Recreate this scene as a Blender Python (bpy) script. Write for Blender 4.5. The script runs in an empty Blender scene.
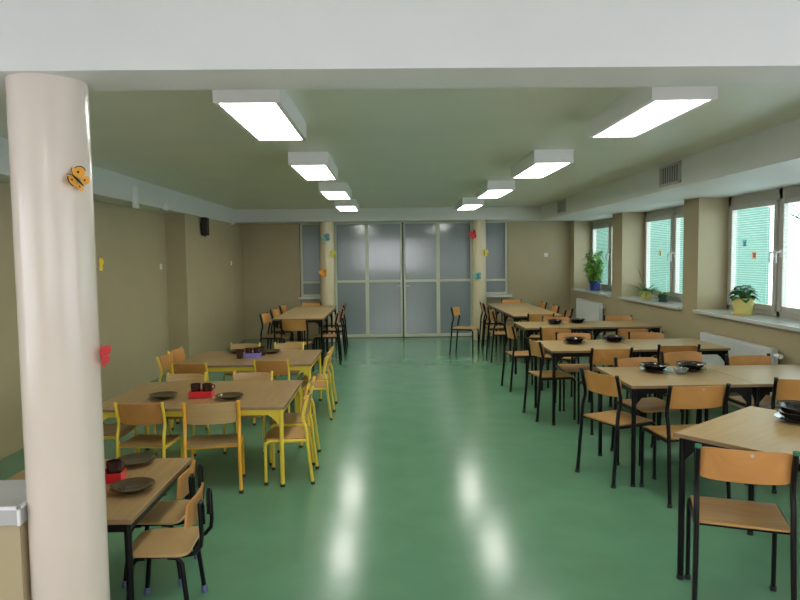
import bpy, bmesh, math, random
from mathutils import Vector, Matrix
random.seed(4)
PI = math.pi
S = bpy.context.scene
COL = S.collection

# ------------------------------------------------------------------ materials
def mat(name, col, rough=.5, metal=0., noise=0., nscale=8., bump=0., bscale=200., spec=.5, trans=0., emit=None, estr=0., coat=0.):
    m = bpy.data.materials.new(name); m.use_nodes = True
    nt = m.node_tree; b = nt.nodes['Principled BSDF']
    b.inputs['Roughness'].default_value = rough
    b.inputs['Metallic'].default_value = metal
    b.inputs['Specular IOR Level'].default_value = spec
    b.inputs['Transmission Weight'].default_value = trans
    b.inputs['Coat Weight'].default_value = coat
    b.inputs['Base Color'].default_value = (*col, 1)
    if emit:
        b.inputs['Emission Color'].default_value = (*emit, 1)
        b.inputs['Emission Strength'].default_value = estr
    tc = nt.nodes.new('ShaderNodeTexCoord')
    if noise:
        n = nt.nodes.new('ShaderNodeTexNoise'); n.inputs['Scale'].default_value = nscale; n.inputs['Detail'].default_value = 5
        nt.links.new(tc.outputs['Object'], n.inputs['Vector'])
        r = nt.nodes.new('ShaderNodeValToRGB')
        r.color_ramp.elements[0].position = .3; r.color_ramp.elements[1].position = .7
        r.color_ramp.elements[0].color = (*[c * (1 - noise) for c in col], 1)
        r.color_ramp.elements[1].color = (*[min(1, c * (1 + noise)) for c in col], 1)
        nt.links.new(n.outputs['Fac'], r.inputs['Fac']); nt.links.new(r.outputs['Color'], b.inputs['Base Color'])
    if bump:
        n = nt.nodes.new('ShaderNodeTexNoise'); n.inputs['Scale'].default_value = bscale
        nt.links.new(tc.outputs['Object'], n.inputs['Vector'])
        bp = nt.nodes.new('ShaderNodeBump'); bp.inputs['Strength'].default_value = bump; bp.inputs['Distance'].default_value = .01
        nt.links.new(n.outputs['Fac'], bp.inputs['Height']); nt.links.new(bp.outputs['Normal'], b.inputs['Normal'])
    return m

def wood(name, c1, c2, rough=.3, stretch=(1.2, 14, 14), scale=3.):
    m = bpy.data.materials.new(name); m.use_nodes = True
    nt = m.node_tree; b = nt.nodes['Principled BSDF']; b.inputs['Roughness'].default_value = rough
    tc = nt.nodes.new('ShaderNodeTexCoord'); mp = nt.nodes.new('ShaderNodeMapping'); mp.inputs['Scale'].default_value = stretch
    oi = nt.nodes.new('ShaderNodeObjectInfo')
    ad = nt.nodes.new('ShaderNodeVectorMath'); ad.operation = 'ADD'
    ml = nt.nodes.new('ShaderNodeVectorMath'); ml.operation = 'SCALE'; ml.inputs[3].default_value = 13.
    cb = nt.nodes.new('ShaderNodeCombineXYZ')
    for i in range(3): nt.links.new(oi.outputs['Random'], cb.inputs[i])
    nt.links.new(cb.outputs[0], ml.inputs[0])
    nt.links.new(tc.outputs['Object'], mp.inputs['Vector']); nt.links.new(mp.outputs[0], ad.inputs[0]); nt.links.new(ml.outputs[0], ad.inputs[1])
    n = nt.nodes.new('ShaderNodeTexNoise'); n.inputs['Scale'].default_value = scale; n.inputs['Detail'].default_value = 6; n.inputs['Distortion'].default_value = .6
    nt.links.new(ad.outputs[0], n.inputs['Vector'])
    r = nt.nodes.new('ShaderNodeValToRGB'); r.color_ramp.elements[0].position = .32; r.color_ramp.elements[1].position = .68
    r.color_ramp.elements[0].color = (*c1, 1); r.color_ramp.elements[1].color = (*c2, 1)
    nt.links.new(n.outputs['Fac'], r.inputs['Fac'])
    hs = nt.nodes.new('ShaderNodeHueSaturation'); mr = nt.nodes.new('ShaderNodeMapRange')
    mr.inputs['To Min'].default_value = .86; mr.inputs['To Max'].default_value = 1.14
    nt.links.new(oi.outputs['Random'], mr.inputs['Value']); nt.links.new(mr.outputs[0], hs.inputs['Value'])
    nt.links.new(r.outputs['Color'], hs.inputs['Color']); nt.links.new(hs.outputs['Color'], b.inputs['Base Color'])
    return m

def pane_mat(name, tint, gloss=.12):
    m = bpy.data.materials.new(name); m.use_nodes = True
    nt = m.node_tree; nt.nodes.clear()
    o = nt.nodes.new('ShaderNodeOutputMaterial'); mx = nt.nodes.new('ShaderNodeMixShader')
    t = nt.nodes.new('ShaderNodeBsdfTransparent'); t.inputs['Color'].default_value = (*tint, 1)
    g = nt.nodes.new('ShaderNodeBsdfGlossy'); g.inputs['Roughness'].default_value = .02
    mx.inputs['Fac'].default_value = .06
    nt.links.new(t.outputs[0], mx.inputs[1]); nt.links.new(g.outputs[0], mx.inputs[2]); nt.links.new(mx.outputs[0], o.inputs['Surface'])
    return m

M = {}
M['wall'] = mat('wall_paint', (.44, .37, .225), .5, noise=.04, nscale=2, bump=.04)
M['white'] = mat('white_paint', (.70, .72, .70), .5, noise=.02, nscale=3, bump=.02)
M['ceil'] = mat('ceiling_paint', (.73, .76, .66), .35, noise=.03, nscale=1.5, bump=.02, bscale=90)
M['column'] = mat('column_paint', (.68, .61, .53), .2, noise=.02, nscale=3)
M['columnfar'] = mat('column_paint_far', (.58, .52, .35), .3, noise=.02, nscale=3)
M['floor'] = mat('green_linoleum', (.115, .262, .155), .19, noise=.07, nscale=3, bump=.055, bscale=13, spec=.30)
M['tile'] = mat('beige_tile', (.55, .50, .42), .3, noise=.06, nscale=4)
M['frame_white'] = mat('white_plastic', (.84, .83, .83), .35)
M['pvc'] = mat('window_plastic', (.50, .48, .44), .35)
M['sill'] = mat('sill_board', (.60, .62, .60), .22, noise=.05, nscale=12)
M['door_frame'] = mat('door_frame_paint', (.60, .62, .50), .4)
M['rad'] = mat('radiator_enamel', (.72, .73, .72), .35)
M['black'] = mat('black_steel', (.004, .004, .0045), .32, spec=.2)
M['yellow'] = mat('yellow_steel', (.80, .60, .06), .35)
M['orange'] = mat('orange_steel', (.85, .42, .03), .35)
M['rubber'] = mat('rubber', (.02, .02, .02), .7)
M['bluerub'] = mat('blue_rubber', (.12, .15, .28), .6)
M['greencap'] = mat('green_plastic', (.03, .16, .08), .5)
M['yellowcap'] = mat('yellow_plastic', (.75, .55, .08), .5)
M['ply'] = wood('beech_plywood', (.47, .21, .055), (.57, .275, .078), .34, (1.0, 12, 1.0), 3)
M['plyseat'] = wood('seat_plywood', (.38, .205, .065), (.46, .26, .088), .34, (1.2, 12, 12), 3)
M['plypale'] = wood('pale_plywood', (.44, .28, .115), (.53, .355, .16), .32, (1.0, 1.0, 9), 3)
M['top_r'] = wood('beech_laminate', (.40, .27, .118), (.465, .32, .15), .3, (1.0, 10, 10), 3)
M['top_l'] = wood('oak_laminate', (.28, .175, .072), (.355, .23, .10), .3, (10, 1.0, 10), 3)
M['edge'] = mat('edge_band', (.26, .17, .085), .45, noise=.1, nscale=30)
M['smoke'] = mat('smoked_glass', (.035, .028, .022), .06, spec=.7, trans=.35)
M['smokeb'] = mat('brown_smoked_glass', (.16, .115, .06), .06, spec=.7, trans=.7)
M['cup'] = mat('smoked_cup_glass', (.05, .02, .018), .07, spec=.7, trans=.3)
M['clear'] = mat('clear_glass', (.80, .90, .86), .06, spec=.6, trans=.85)
M['red'] = mat('red_plastic', (.62, .02, .025), .3)
M['purple'] = mat('purple_plastic', (.22, .17, .50), .45, noise=.15, nscale=60)
M['blackp'] = mat('black_plastic', (.012, .012, .013), .45)
M['blackmesh'] = mat('speaker_cloth', (.016, .016, .017), .8, noise=.5, nscale=300)
M['louvre'] = mat('polished_louvre', (.60, .61, .61), .3)
M['metal'] = mat('brushed_metal', (.55, .55, .54), .35, metal=.9)
M['vent'] = mat('vent_grey', (.42, .43, .43), .5)
M['dark'] = mat('cavity_shade', (.03, .03, .03), .8)  # near-black colour standing in for shade inside gaps
M['lamp'] = mat('lamp_diffuser', (.9, .9, .88), .4, emit=(1., .98, .90), estr=10)
M['pot_y'] = mat('yellow_pot', (.72, .64, .22), .35, noise=.03, nscale=20)
M['pot_b'] = mat('blue_pot', (.02, .04, .22), .3)
M['pot_d'] = mat('dark_green_pot', (.03, .08, .05), .4)
M['soil'] = mat('soil', (.05, .035, .02), .9, noise=.4, nscale=60)
M['leaf'] = mat('leaf_bright', (.20, .45, .07), .45, noise=.3, nscale=14)
M['leafd'] = mat('leaf_dark', (.035, .16, .035), .42, noise=.3, nscale=18)
M['leafs'] = mat('leaf_spider', (.14, .30, .07), .45, noise=.3, nscale=20)
M['stem'] = mat('stem', (.18, .24, .07), .6)
M['pane'] = pane_mat('window_glass', (.86, .95, .92))
M['pane_clear'] = pane_mat('clear_window_glass', (.96, .96, .97))
M['slat'] = mat('blind_slat', (.80, .84, .82), .45)
M['teal'] = mat('teal_render', (.11, .22, .175), .8, noise=.04, nscale=1.5)
M['snow'] = mat('snow', (.88, .90, .94), .8, noise=.04, nscale=.6)
M['bark'] = mat('bark', (.07, .06, .055), .9, noise=.3, nscale=12)
M['counter'] = mat('parapet_cap', (.46, .47, .47), .35, noise=.03, nscale=20)
M['capedge'] = mat('cap_edge', (.82, .83, .84), .3)
for n, c in dict(p_orange=(.85, .40, .04), p_yellow=(.80, .62, .04), p_red=(.70, .05, .06), p_blue=(.16, .38, .46), p_teal=(.10, .42, .45), p_lime=(.50, .52, .06), p_dark=(.02, .02, .03), p_amber=(.80, .33, .03)).items():
    M[n] = mat(n + '_paper', c, .7, noise=.05, nscale=30)

def poly_mat():   # twin-wall polycarbonate: vertical ribs
    m = mat('polycarbonate', (.25, .315, .36), .09, spec=1.0)
    nt = m.node_tree; b = nt.nodes['Principled BSDF']
    tc = nt.nodes.new('ShaderNodeTexCoord'); w = nt.nodes.new('ShaderNodeTexWave'); w.bands_direction = 'X'
    w.inputs['Scale'].default_value = 9.; w.inputs['Distortion'].default_value = .4; w.inputs['Detail Scale'].default_value = .3
    nt.links.new(tc.outputs['Object'], w.inputs['Vector'])
    bp = nt.nodes.new('ShaderNodeBump'); bp.inputs['Strength'].default_value = .03; bp.inputs['Distance'].default_value = .006
    nt.links.new(w.outputs['Fac'], bp.inputs['Height']); nt.links.new(bp.outputs['Normal'], b.inputs['Normal'])
    r = nt.nodes.new('ShaderNodeValToRGB'); r.color_ramp.elements[0].color = (.225, .265, .285, 1); r.color_ramp.elements[1].color = (.265, .31, .33, 1)
    nt.links.new(w.outputs['Fac'], r.inputs['Fac']); nt.links.new(r.outputs['Color'], b.inputs['Base Color'])
    return m
M['poly'] = poly_mat()

# ------------------------------------------------------------------ mesh helpers
def box(bm, c, s, rot=None):
    r = bmesh.ops.create_cube(bm, size=1)
    mt = Matrix.Translation(c) @ (rot or Matrix.Identity(4)) @ Matrix.Diagonal((*s, 1))
    bmesh.ops.transform(bm, matrix=mt, verts=r['verts'])
    return r['verts']

def boxmm(bm, a, b):
    return box(bm, [(a[i] + b[i]) / 2 for i in range(3)], [abs(b[i] - a[i]) for i in range(3)])

def tube(bm, pts, r, n=8, taper=None, flat=1.0):
    pts = [Vector(p) for p in pts]; rings = []; ref = None
    for i, p in enumerate(pts):
        t = (pts[min(i + 1, len(pts) - 1)] - pts[max(i - 1, 0)]).normalized()
        if ref is None:
            ref = Vector((1, 0, 0)) if abs(t.x) < .9 else Vector((0, 1, 0))
        u = (ref - t * ref.dot(t)).normalized(); ref = u; v = t.cross(u)
        rr = r if taper is None else r * taper[i]
        rings.append([bm.verts.new(p + (u * math.cos(2 * PI * k / n) * flat + v * math.sin(2 * PI * k / n)) * rr) for k in range(n)])
    for a, b in zip(rings, rings[1:]):
        for k in range(n):
            bm.faces.new((a[k], a[(k + 1) % n], b[(k + 1) % n], b[k]))
    bm.faces.new(rings[0][::-1]); bm.faces.new(rings[-1])

def arc(c, r, a0, a1, n, plane):
    out = []
    for i in range(n + 1):
        a = a0 + (a1 - a0) * i / n
        p = list(c); p[plane[0]] += r * math.cos(a); p[plane[1]] += r * math.sin(a); out.append(tuple(p))
    return out

def lathe(bm, prof, n=28, c=(0, 0, 0), closed=False):
    rings = []
    for r, z in prof:
        if r < 1e-6: rings.append([bm.verts.new((c[0], c[1], c[2] + z))])
        else: rings.append([bm.verts.new((c[0] + r * math.cos(2 * PI * k / n), c[1] + r * math.sin(2 * PI * k / n), c[2] + z)) for k in range(n)])
    for a, b in zip(rings, rings[1:]):
        for k in range(n):
            f = [a[k % len(a)], a[(k + 1) % n % len(a)], b[(k + 1) % n % len(b)], b[k % len(b)]]
            g = []
            for v in f:
                if v not in g: g.append(v)
            if len(g) > 2: bm.faces.new(g)

def prism(bm, outline, t0, t1, axis=2):
    def P(p, t):
        return {2: (p[0], p[1], t), 1: (p[0], t, p[1]), 0: (t, p[0], p[1])}[axis]
    a = [bm.verts.new(P(p, t0)) for p in outline]; b = [bm.verts.new(P(p, t1)) for p in outline]
    n = len(a)
    bm.faces.new(a[::-1]); bm.faces.new(b)
    for i in range(n): bm.faces.new((a[i], a[(i + 1) % n], b[(i + 1) % n], b[i]))

def obj(name, bm, m, parent=None, loc=None, rot=None, bevel=0., smooth=False, label=None):
    bmesh.ops.recalc_face_normals(bm, faces=bm.faces)
    me = bpy.data.meshes.new(name); bm.to_mesh(me); bm.free()
    o = bpy.data.objects.new(name, me); COL.objects.link(o)
    if m: me.materials.append(m)
    if smooth:
        for p in me.polygons: p.use_smooth = True
        try: me.set_sharp_from_angle(angle=math.radians(40))
        except Exception: pass
    if bevel:
        b = o.modifiers.new('b', 'BEVEL'); b.width = bevel; b.segments = 2; b.limit_method = 'ANGLE'
    if parent: o.parent = parent
    if loc: o.location = loc
    if rot: o.rotation_euler = rot
    if label: o['label'] = label
    return o

def B(): return bmesh.new()

def tag(o, label, cat, group=None, kind=None):
    o['label'] = label; o['category'] = cat
    if group: o['group'] = group
    if kind: o['kind'] = kind
    return o

def thing(name, label, cat, loc=(0, 0, 0), rz=0, group=None):
    o = bpy.data.objects.new(name, None); COL.objects.link(o); o.empty_display_size = .1
    o.location = loc; o.rotation_euler = (0, 0, rz)
    return tag(o, label, cat, group)

def struct(name, bm, m, parent=None, **k):
    o = obj(name, bm, m, parent, **k)
    if parent is None: o['kind'] = 'structure'
    return o

def dup(o, loc, rz, label, group=None):
    def cp(src, par):
        c = src.copy(); COL.objects.link(c)
        if par: c.parent = par
        for ch in src.children: cp(ch, c)
        return c
    r = cp(o, None); r.location = loc; r.rotation_euler = (0, 0, rz); r['label'] = label
    if group: r['group'] = group
    return r

R = math.radians

# ------------------------------------------------------------------ room shell
XL, XLF, XF, XR, XW = -3.26, -2.97, 2.93, 3.72, 4.15      # left wall near / far, right bulkhead, right wall, window plane
YB, YF, ZC, ZB = -3.6, 13.3, 2.595, 2.315                  # back wall, far wall, ceiling, bulkhead bottom
WINS = [(3.1, 5.2), (5.7, 7.78), (8.18, 10.34), (10.8, 13.04)]
ZS = .965

bm = B(); boxmm(bm, (-5.2, 2.45, -.1), (XW + .1, YF + .2, 0)); struct('floor', bm, M['floor'])
bm = B(); boxmm(bm, (-5.2, YB - .2, -.1), (XW + .1, 2.45, 0)); struct('floor_entrance', bm, M['tile'])
bm = B(); boxmm(bm, (-5.2, YB - .2, ZC), (XW + .1, YF + .2, ZC + .15)); struct('ceiling', bm, M['ceil'])
# left wall: near stretch, a step, far stretch
bm = B(); boxmm(bm, (XL - .2, 2.4, 0), (XL, 9.585, ZC)); boxmm(bm, (XL - .2, 9.585, 0), (XLF, YF + .2, ZC)); struct('wall_left', bm, M['wall'])
bm = B(); boxmm(bm, (-5.2, YB, 0), (-5.0, 2.6, .5)); boxmm(bm, (-5.2, YB, .5), (-5.0, -3.3, ZC)); boxmm(bm, (-5.2, 2.0, .5), (-5.0, 2.6, ZC)); boxmm(bm, (-5.2, -3.3, 2.4), (-5.0, 2.0, ZC)); boxmm(bm, (-5.2, 2.4, 0), (XL - .2, 2.6, ZC)); struct('wall_left_entrance', bm, M['white'])
bm = B(); boxmm(bm, (XL - .01, 2.4, ZB), (XLF + .03, YF - .7, ZC - .001)); struct('trim_left', bm, M['white'])
# right wall with openings
bm = B()
ys = [2.4] + [y for w in WINS for y in w] + [YF + .2]
boxmm(bm, (XR, 2.4, 0), (XW + .015, YF + .2, ZS - .03))
for i in range(0, len(ys), 2): boxmm(bm, (XR, ys[i], ZS - .03), (XW + .015, ys[i + 1], ZC))
struct('wall_right', bm, M['wall'])
bm = B(); boxmm(bm, (XF, 2.4, ZB), (XR + .0, 12.6, ZC - .001)); boxmm(bm, (XF - .025, 2.4, ZB), (XF, 8.05, ZC - .001))
for a, b in WINS: boxmm(bm, (XR, a, ZB), (XW + .1, b, ZC - .001))
struct('trim_right', bm, M['white'])
bm = B(); boxmm(bm, (XLF, 12.6, ZB + .035), (XR, YF + .05, ZC - .002)); struct('trim_far', bm, M['white'])
# entrance beam and room behind the camera
bm = B(); boxmm(bm, (-5.0, 2.435, 2.34), (XW, 2.72, ZC - .001)); struct('trim_beam', bm, M['white'])
bm = B(); boxmm(bm, (XR, YB, 0), (XW + .1, 2.4, .5)); boxmm(bm, (XR, YB, .5), (XW + .1, -3.3, ZC)); boxmm(bm, (XR, 2.0, .5), (XW + .1, 2.4, ZC)); boxmm(bm, (XR, -3.3, 2.4), (XW + .1, 2.0, ZC))
struct('wall_right_entrance', bm, M['white'])
bm = B(); BW = (-1.9, 1.7, 1.0, 2.45)
boxmm(bm, (-5.2, YB - .2, 0), (XW + .1, YB, BW[2])); boxmm(bm, (-5.2, YB - .2, BW[3]), (XW + .1, YB, ZC))
boxmm(bm, (-5.2, YB - .2, BW[2]), (BW[0], YB, BW[3])); boxmm(bm, (BW[1], YB - .2, BW[2]), (XW + .1, YB, BW[3]))
struct('wall_back', bm, M['white'])
# far wall: solid sides with window openings, doors between
SW = [(-1.80, -1.20, .86), (1.80, 2.42, .86)]
bm = B()
boxmm(bm, (XLF - .2, YF, 0), (-1.82, YF + .15, ZC)); boxmm(bm, (-1.82, YF, 0), (-1.10, YF + .15, .84))
boxmm(bm, (2.44, YF, 0), (XW + .1, YF + .15, ZC)); boxmm(bm, (1.70, YF, 0), (2.44, YF + .15, .84))
boxmm(bm, (-1.84, YF + .001, 2.36), (2.46, YF + .15, ZC))
struct('wall_far', bm, M['wall'])
bm = B(); boxmm(bm, (-1.9, YF + .16, 0), (2.5, YF + .2, ZC)); struct('wall_far_corridor', bm, M['wall'])

# columns
def column(name, x, y, r, top, label, m='columnfar'):
    bm = B(); lathe(bm, [(0, 0), (r, 0), (r, top), (0, top)], 64)
    o = obj(name, bm, M[m], loc=(x, y, 0), smooth=True); o['kind'] = 'structure'; o['label'] = label; o['category'] = 'column'
column('column', -1.317, 2.60, .143, 2.342, 'cream round column in front of the low table', 'column')
column('column.001', -1.215, 12.83, .146, ZB + .04, 'cream round column at far doors, blue and orange butterflies on it')
column('column.002', 1.775, 12.83, .142, ZB + .04, 'cream round column at far doors beside the lone chair')

# half wall left of the near column
px1 = -1.45
bm = B(); boxmm(bm, (-4.98, 2.49, 0), (px1, 2.77, .63))
pw = tag(struct('wall_parapet', bm, M['wall']), 'low beige half wall butting the near column', 'wall')
bm = B(); boxmm(bm, (-4.98, 2.47, .63), (px1 + .012, 2.79, .705)); struct('trim_parapet', bm, M['counter'], pw, bevel=.004)
bm = B()
boxmm(bm, (-4.98, 2.465, .695), (px1 + .012, 2.475, .708)); boxmm(bm, (px1 + .006, 2.465, .695), (px1 + .016, 2.79, .708)); boxmm(bm, (px1 + .006, 2.465, .632), (px1 + .016, 2.475, .708))
struct('trim_parapet_edge', bm, M['capedge'], pw)

# doors: four ribbed translucent leaves with a mid rail
DX = [(-1.10, -.452), (-.452, .268), (.296, 1.0), (1.0, 1.70)]
for i, (a, b) in enumerate(DX):
    f = .028; y0, y1 = YF - .03, YF + .03
    bm = B()
    for x in (a, b - f * 1.3): boxmm(bm, (x, y0, .01), (x + f * 1.3, y1, 2.36))
    for z, h in ((.01, .06), (1.135, .05), (2.32, .04)): boxmm(bm, (a + f, y0 + .002, z), (b - f, y1 - .002, z + h))
    d = struct('door_%d' % (i + 1), bm, M['door_frame'])
    bm = B(); boxmm(bm, (a + .02, YF - .005, .03), (b - .02, YF + .012, 2.35)); obj('door_panel', bm, M['poly'], d)
    if i in (1, 2):
        bm = B(); x = b - .018 if i == 1 else a + .018
        boxmm(bm, (x - .012, y0 - .008, .98), (x + .012, y0, 1.12)); tube(bm, [(x, y0, 1.06), (x, y0 - .045, 1.06), (x + (-.10 if i == 1 else .10), y0 - .045, 1.06)], .008)
        obj('door_handle', bm, M['metal'], d, smooth=True)
bm = B(); boxmm(bm, (.268, YF - .01, .01), (.296, YF + .02, 2.36)); struct('door_gap_shade', bm, M['dark'])  # dark strip painting the shade in the gap between the middle leaves
# side lights
for i, (a, b, z) in enumerate(SW):
    bm = B(); y0, y1 = YF - .03, YF + .05
    for x in ((a, b - .02) if i == 0 else (a, b - .045)): boxmm(bm, (x, y0, z), (x + .045, y1, 2.36))
    for zz in (z, 1.13, 2.32): boxmm(bm, (a, y0 + .002, zz), (b, y1, zz + .045))
    w = struct('window_%d' % (i + 5), bm, M['door_frame'])
    bm = B(); boxmm(bm, (a + .02, YF, z + .02), (b - .0, YF + .015, 2.35)); obj('window_pane', bm, M['poly'], w)
    bm = B(); boxmm(bm, ((a - .06 if i == 0 else a - .05), YF - (.05 if i == 0 else .14), z - .05), ((b if i == 0 else b + .08), YF - .001, z - .005)); obj('window_sill', bm, M['white'], w)

# windows in the right wall
def window(i, a, b):
    h0, h1 = ZS + .01, ZB
    X0, X1 = XW - .07, XW
    bm = B(); fr = .06
    boxmm(bm, (X0, a, h0), (X1, a + fr, h1)); boxmm(bm, (X0, b - fr, h0), (X1, b, h1))
    boxmm(bm, (X0, a, h0), (X1, b, h0 + fr)); boxmm(bm, (X0, a, h1 - .11), (X1, b, h1))
    m = (a + b) / 2; boxmm(bm, (X0, m - .03, h0), (X1, m + .03, h1))
    w = struct('window_%d' % i, bm, M['pvc'], bevel=.004)
    for (p, q, hy) in ((a + fr, m - .03, m - .055), (m + .03, b - fr, m + .055)):
        bm = B(); s = .055; xa, xb = X0 - .02, X1 - .038
        boxmm(bm, (xa, p, h0 + fr), (xb, p + s, h1 - .11)); boxmm(bm, (xa, q - s, h0 + fr), (xb, q, h1 - .11))
        boxmm(bm, (xa, p + s, h0 + fr), (xb, q - s, h0 + fr + s)); boxmm(bm, (xa, p + s, h1 - .11 - s), (xb, q - s, h1 - .11))
        sa = obj('casement', bm, M['pvc'], w, bevel=.004)
        bm = B(); boxmm(bm, (XW - .062, p + s - .005, h0 + fr + s - .005), (XW - .056, q - s + .005, h1 - .11 - s + .005)); obj('window_pane', bm, M['pane'], sa)
        bm = B(); z = h0 + fr + s + .012
        while z < h1 - .11 - s - .01:
            box(bm, (X0 - .012, (p + q) / 2, z), (.018, q - p - 2 * s + .01, .0012), Matrix.Rotation(R(8), 4, 'Y')); z += .026
        for yy in (p + s + .12, q - s - .12): boxmm(bm, (X0 - .0125, yy - .001, h0 + fr + s), (X0 - .0115, yy + .001, h1 - .11 - s))
        obj('blind', bm, M['slat'], sa)
        bm = B(); boxmm(bm, (xa - .006, hy - .016, 1.60), (xa, hy + .016, 1.68))
        tube(bm, [(xa, hy, 1.655), (xa - .045, hy, 1.655), (xa - .05, hy, 1.64), (xa - .05, hy, 1.54)], .010); obj('window_handle', bm, M['frame_white'], sa, smooth=True)
    bm = B(); boxmm(bm, (XR - .06, a + .002, ZS - .028), (XW + .02, b - .002, ZS + .01)); obj('window_sill', bm, M['sill'], w, bevel=.004)
    return w
for i, (a, b) in enumerate(WINS): window(i + 1, a, b)
# plain windows in the unseen hall; the two side ones added for fill light
def plain_window(i, along, a, b, z0, z1, at):
    bm = B()
    def bb(u0, u1, w0, w1, d0, d1):
        if along == 'x': boxmm(bm, (u0, at + d0, w0), (u1, at + d1, w1))
        else: boxmm(bm, (at + d0, u0, w0), (at + d1, u1, w1))
    n = 4; k = .05
    for j in range(n + 1):
        u = a + (b - a - k) * j / n; bb(u, u + k, z0, z1, 0, .06)
    bb(a, b, z0, z0 + k, 0, .06); bb(a, b, z1 - k, z1, 0, .06)
    w = struct('window_%d' % i, bm, M['frame_white'])
    bm2 = B()
    if along == 'x': boxmm(bm2, (a + .03, at + .025, z0 + .03), (b - .03, at + .033, z1 - .03))
    else: boxmm(bm2, (at + .025, a + .03, z0 + .03), (at + .033, b - .03, z1 - .03))
    obj('window_pane', bm2, M['pane_clear'], w)
plain_window(7, 'x', BW[0], BW[1], BW[2], BW[3], YB - .12)
plain_window(8, 'y', -3.3, 2.0, .5, 2.4, XW - .05)  # added unseen right-hand window, brings in fill daylight
plain_window(9, 'y', -3.3, 2.0, .5, 2.4, -5.12)  # matching left-hand window, also added for fill

# ------------------------------------------------------------------ outside
bm = B(); boxmm(bm, (-40, -60, -.7), (60, 60, -.6)); o = obj('ground_snow', bm, M['snow']); o['kind'] = 'structure'
bm = B(); boxmm(bm, (XW + .14, 13.4, -.6), (7.9, 22, 5.5)); o = obj('wall_outside', bm, M['teal']); o['kind'] = 'structure'
def tree(x, y, h, label):
    t = thing('bare_tree', label, 'tree', (x, y, -.6), 0, 'bare trees in the snow')
    bm = B(); tube(bm, [(0, 0, 0), (.05, .02, h * .4), (-.03, .05, h * .8), (0, 0, h)], .16, 8, [1, .8, .45, .15]); obj('trunk', bm, M['bark'], t)
    bm = B(); rnd = random.Random(int(x * 10))
    for k in range(26):
        z = h * rnd.uniform(.25, .95); a = rnd.uniform(0, 2 * PI); L = (h - z) * .6 + .4; d = Vector((math.cos(a), math.sin(a), .6)) * L
        p = Vector((0, 0, z)); tube(bm, [p, p + d * .5 + Vector((0, 0, .1)), p + d], .045, 5, [1, .6, .2])
        for q in range(3):
            e = p + d * rnd.uniform(.4, .9); tube(bm, [e, e + Vector((rnd.uniform(-.6, .6), rnd.uniform(-.6, .6), rnd.uniform(.1, .6)))], .018, 4, [1, .3])
    obj('branches', bm, M['bark'], t)
tree(13.6, 19.5, 6, 'bare winter tree in the snow, seen through the nearest window beside the teal wing')
tree(22.5, 31, 7, 'bare winter tree farther off in the snow beyond the nearest window')

# ------------------------------------------------------------------ ceiling lamps
def lamp(x, y, label, louvre=False, first=[None]):
    t = thing('ceiling_lamp', label, 'ceiling light', (x, y, ZC), 0, 'ceiling lamps')
    W, L, h = .355, 1.12, .12
    bm = B()
    for s in (-1, 1):
        boxmm(bm, (s * W / 2, .014, -h), (s * (W / 2 - .028), L - .014, -.0005))
    boxmm(bm, (-W / 2, 0, -h), (W / 2, .014, -.0005)); boxmm(bm, (-W / 2, L - .014, -h), (W / 2, L, -.0005)); boxmm(bm, (-W / 2 + .028, .014, -.03), (W / 2 - .028, L - .014, -.001))
    obj('lamp_housing', bm, M['frame_white'], t)
    bm = B(); boxmm(bm, (-W / 2 + .030, .018, -h + (.006 if not louvre else .05)), (W / 2 - .030, L - .018, -.035)); obj('lamp_diffuser', bm, M['lamp'], t)
    bm = B()
    if louvre:
        for k in range(1, 22):
            yy = .014 + (L - .028) * k / 22; boxmm(bm, (-W / 2 + .029, yy - .0015, -h), (W / 2 - .029, yy + .0015, -h + .045))
        for xx in (-.05, .05): boxmm(bm, (xx - .002, .014, -h), (xx + .002, L - .014, -h + .045))
    else:
        for s in (-1, 1): boxmm(bm, (s * (W / 2 - .018), .016, -h - .003), (s * (W / 2 - .024), L - .016, -h - .0002))
    obj('louvre', bm, M['louvre'], t)
ordn = ['nearest', 'second', 'third', 'farthest']
for k in range(4):
    lamp((-.745, -.71, -.695, -.70)[k], 3.52 + 2.36 * k, '%s white box lamp of the ceiling row on the left' % ordn[k])
    lamp((1.595, 1.49, 1.425, 1.38)[k], 3.52 + 2.36 * k, '%s white box lamp of the ceiling row near the windows' % ordn[k] + (', open louvres' if k == 0 else ''), louvre=(k == 0))
lamp(-.715, -1.4, 'added unseen hall box lamp lighting the beam and near column, on the left')  # added out of view so the beam and near column are lit
lamp(1.59, -1.4, 'added unseen hall box lamp lighting the beam and near column, on the right')  # right-hand twin, likewise added for its light

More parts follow.
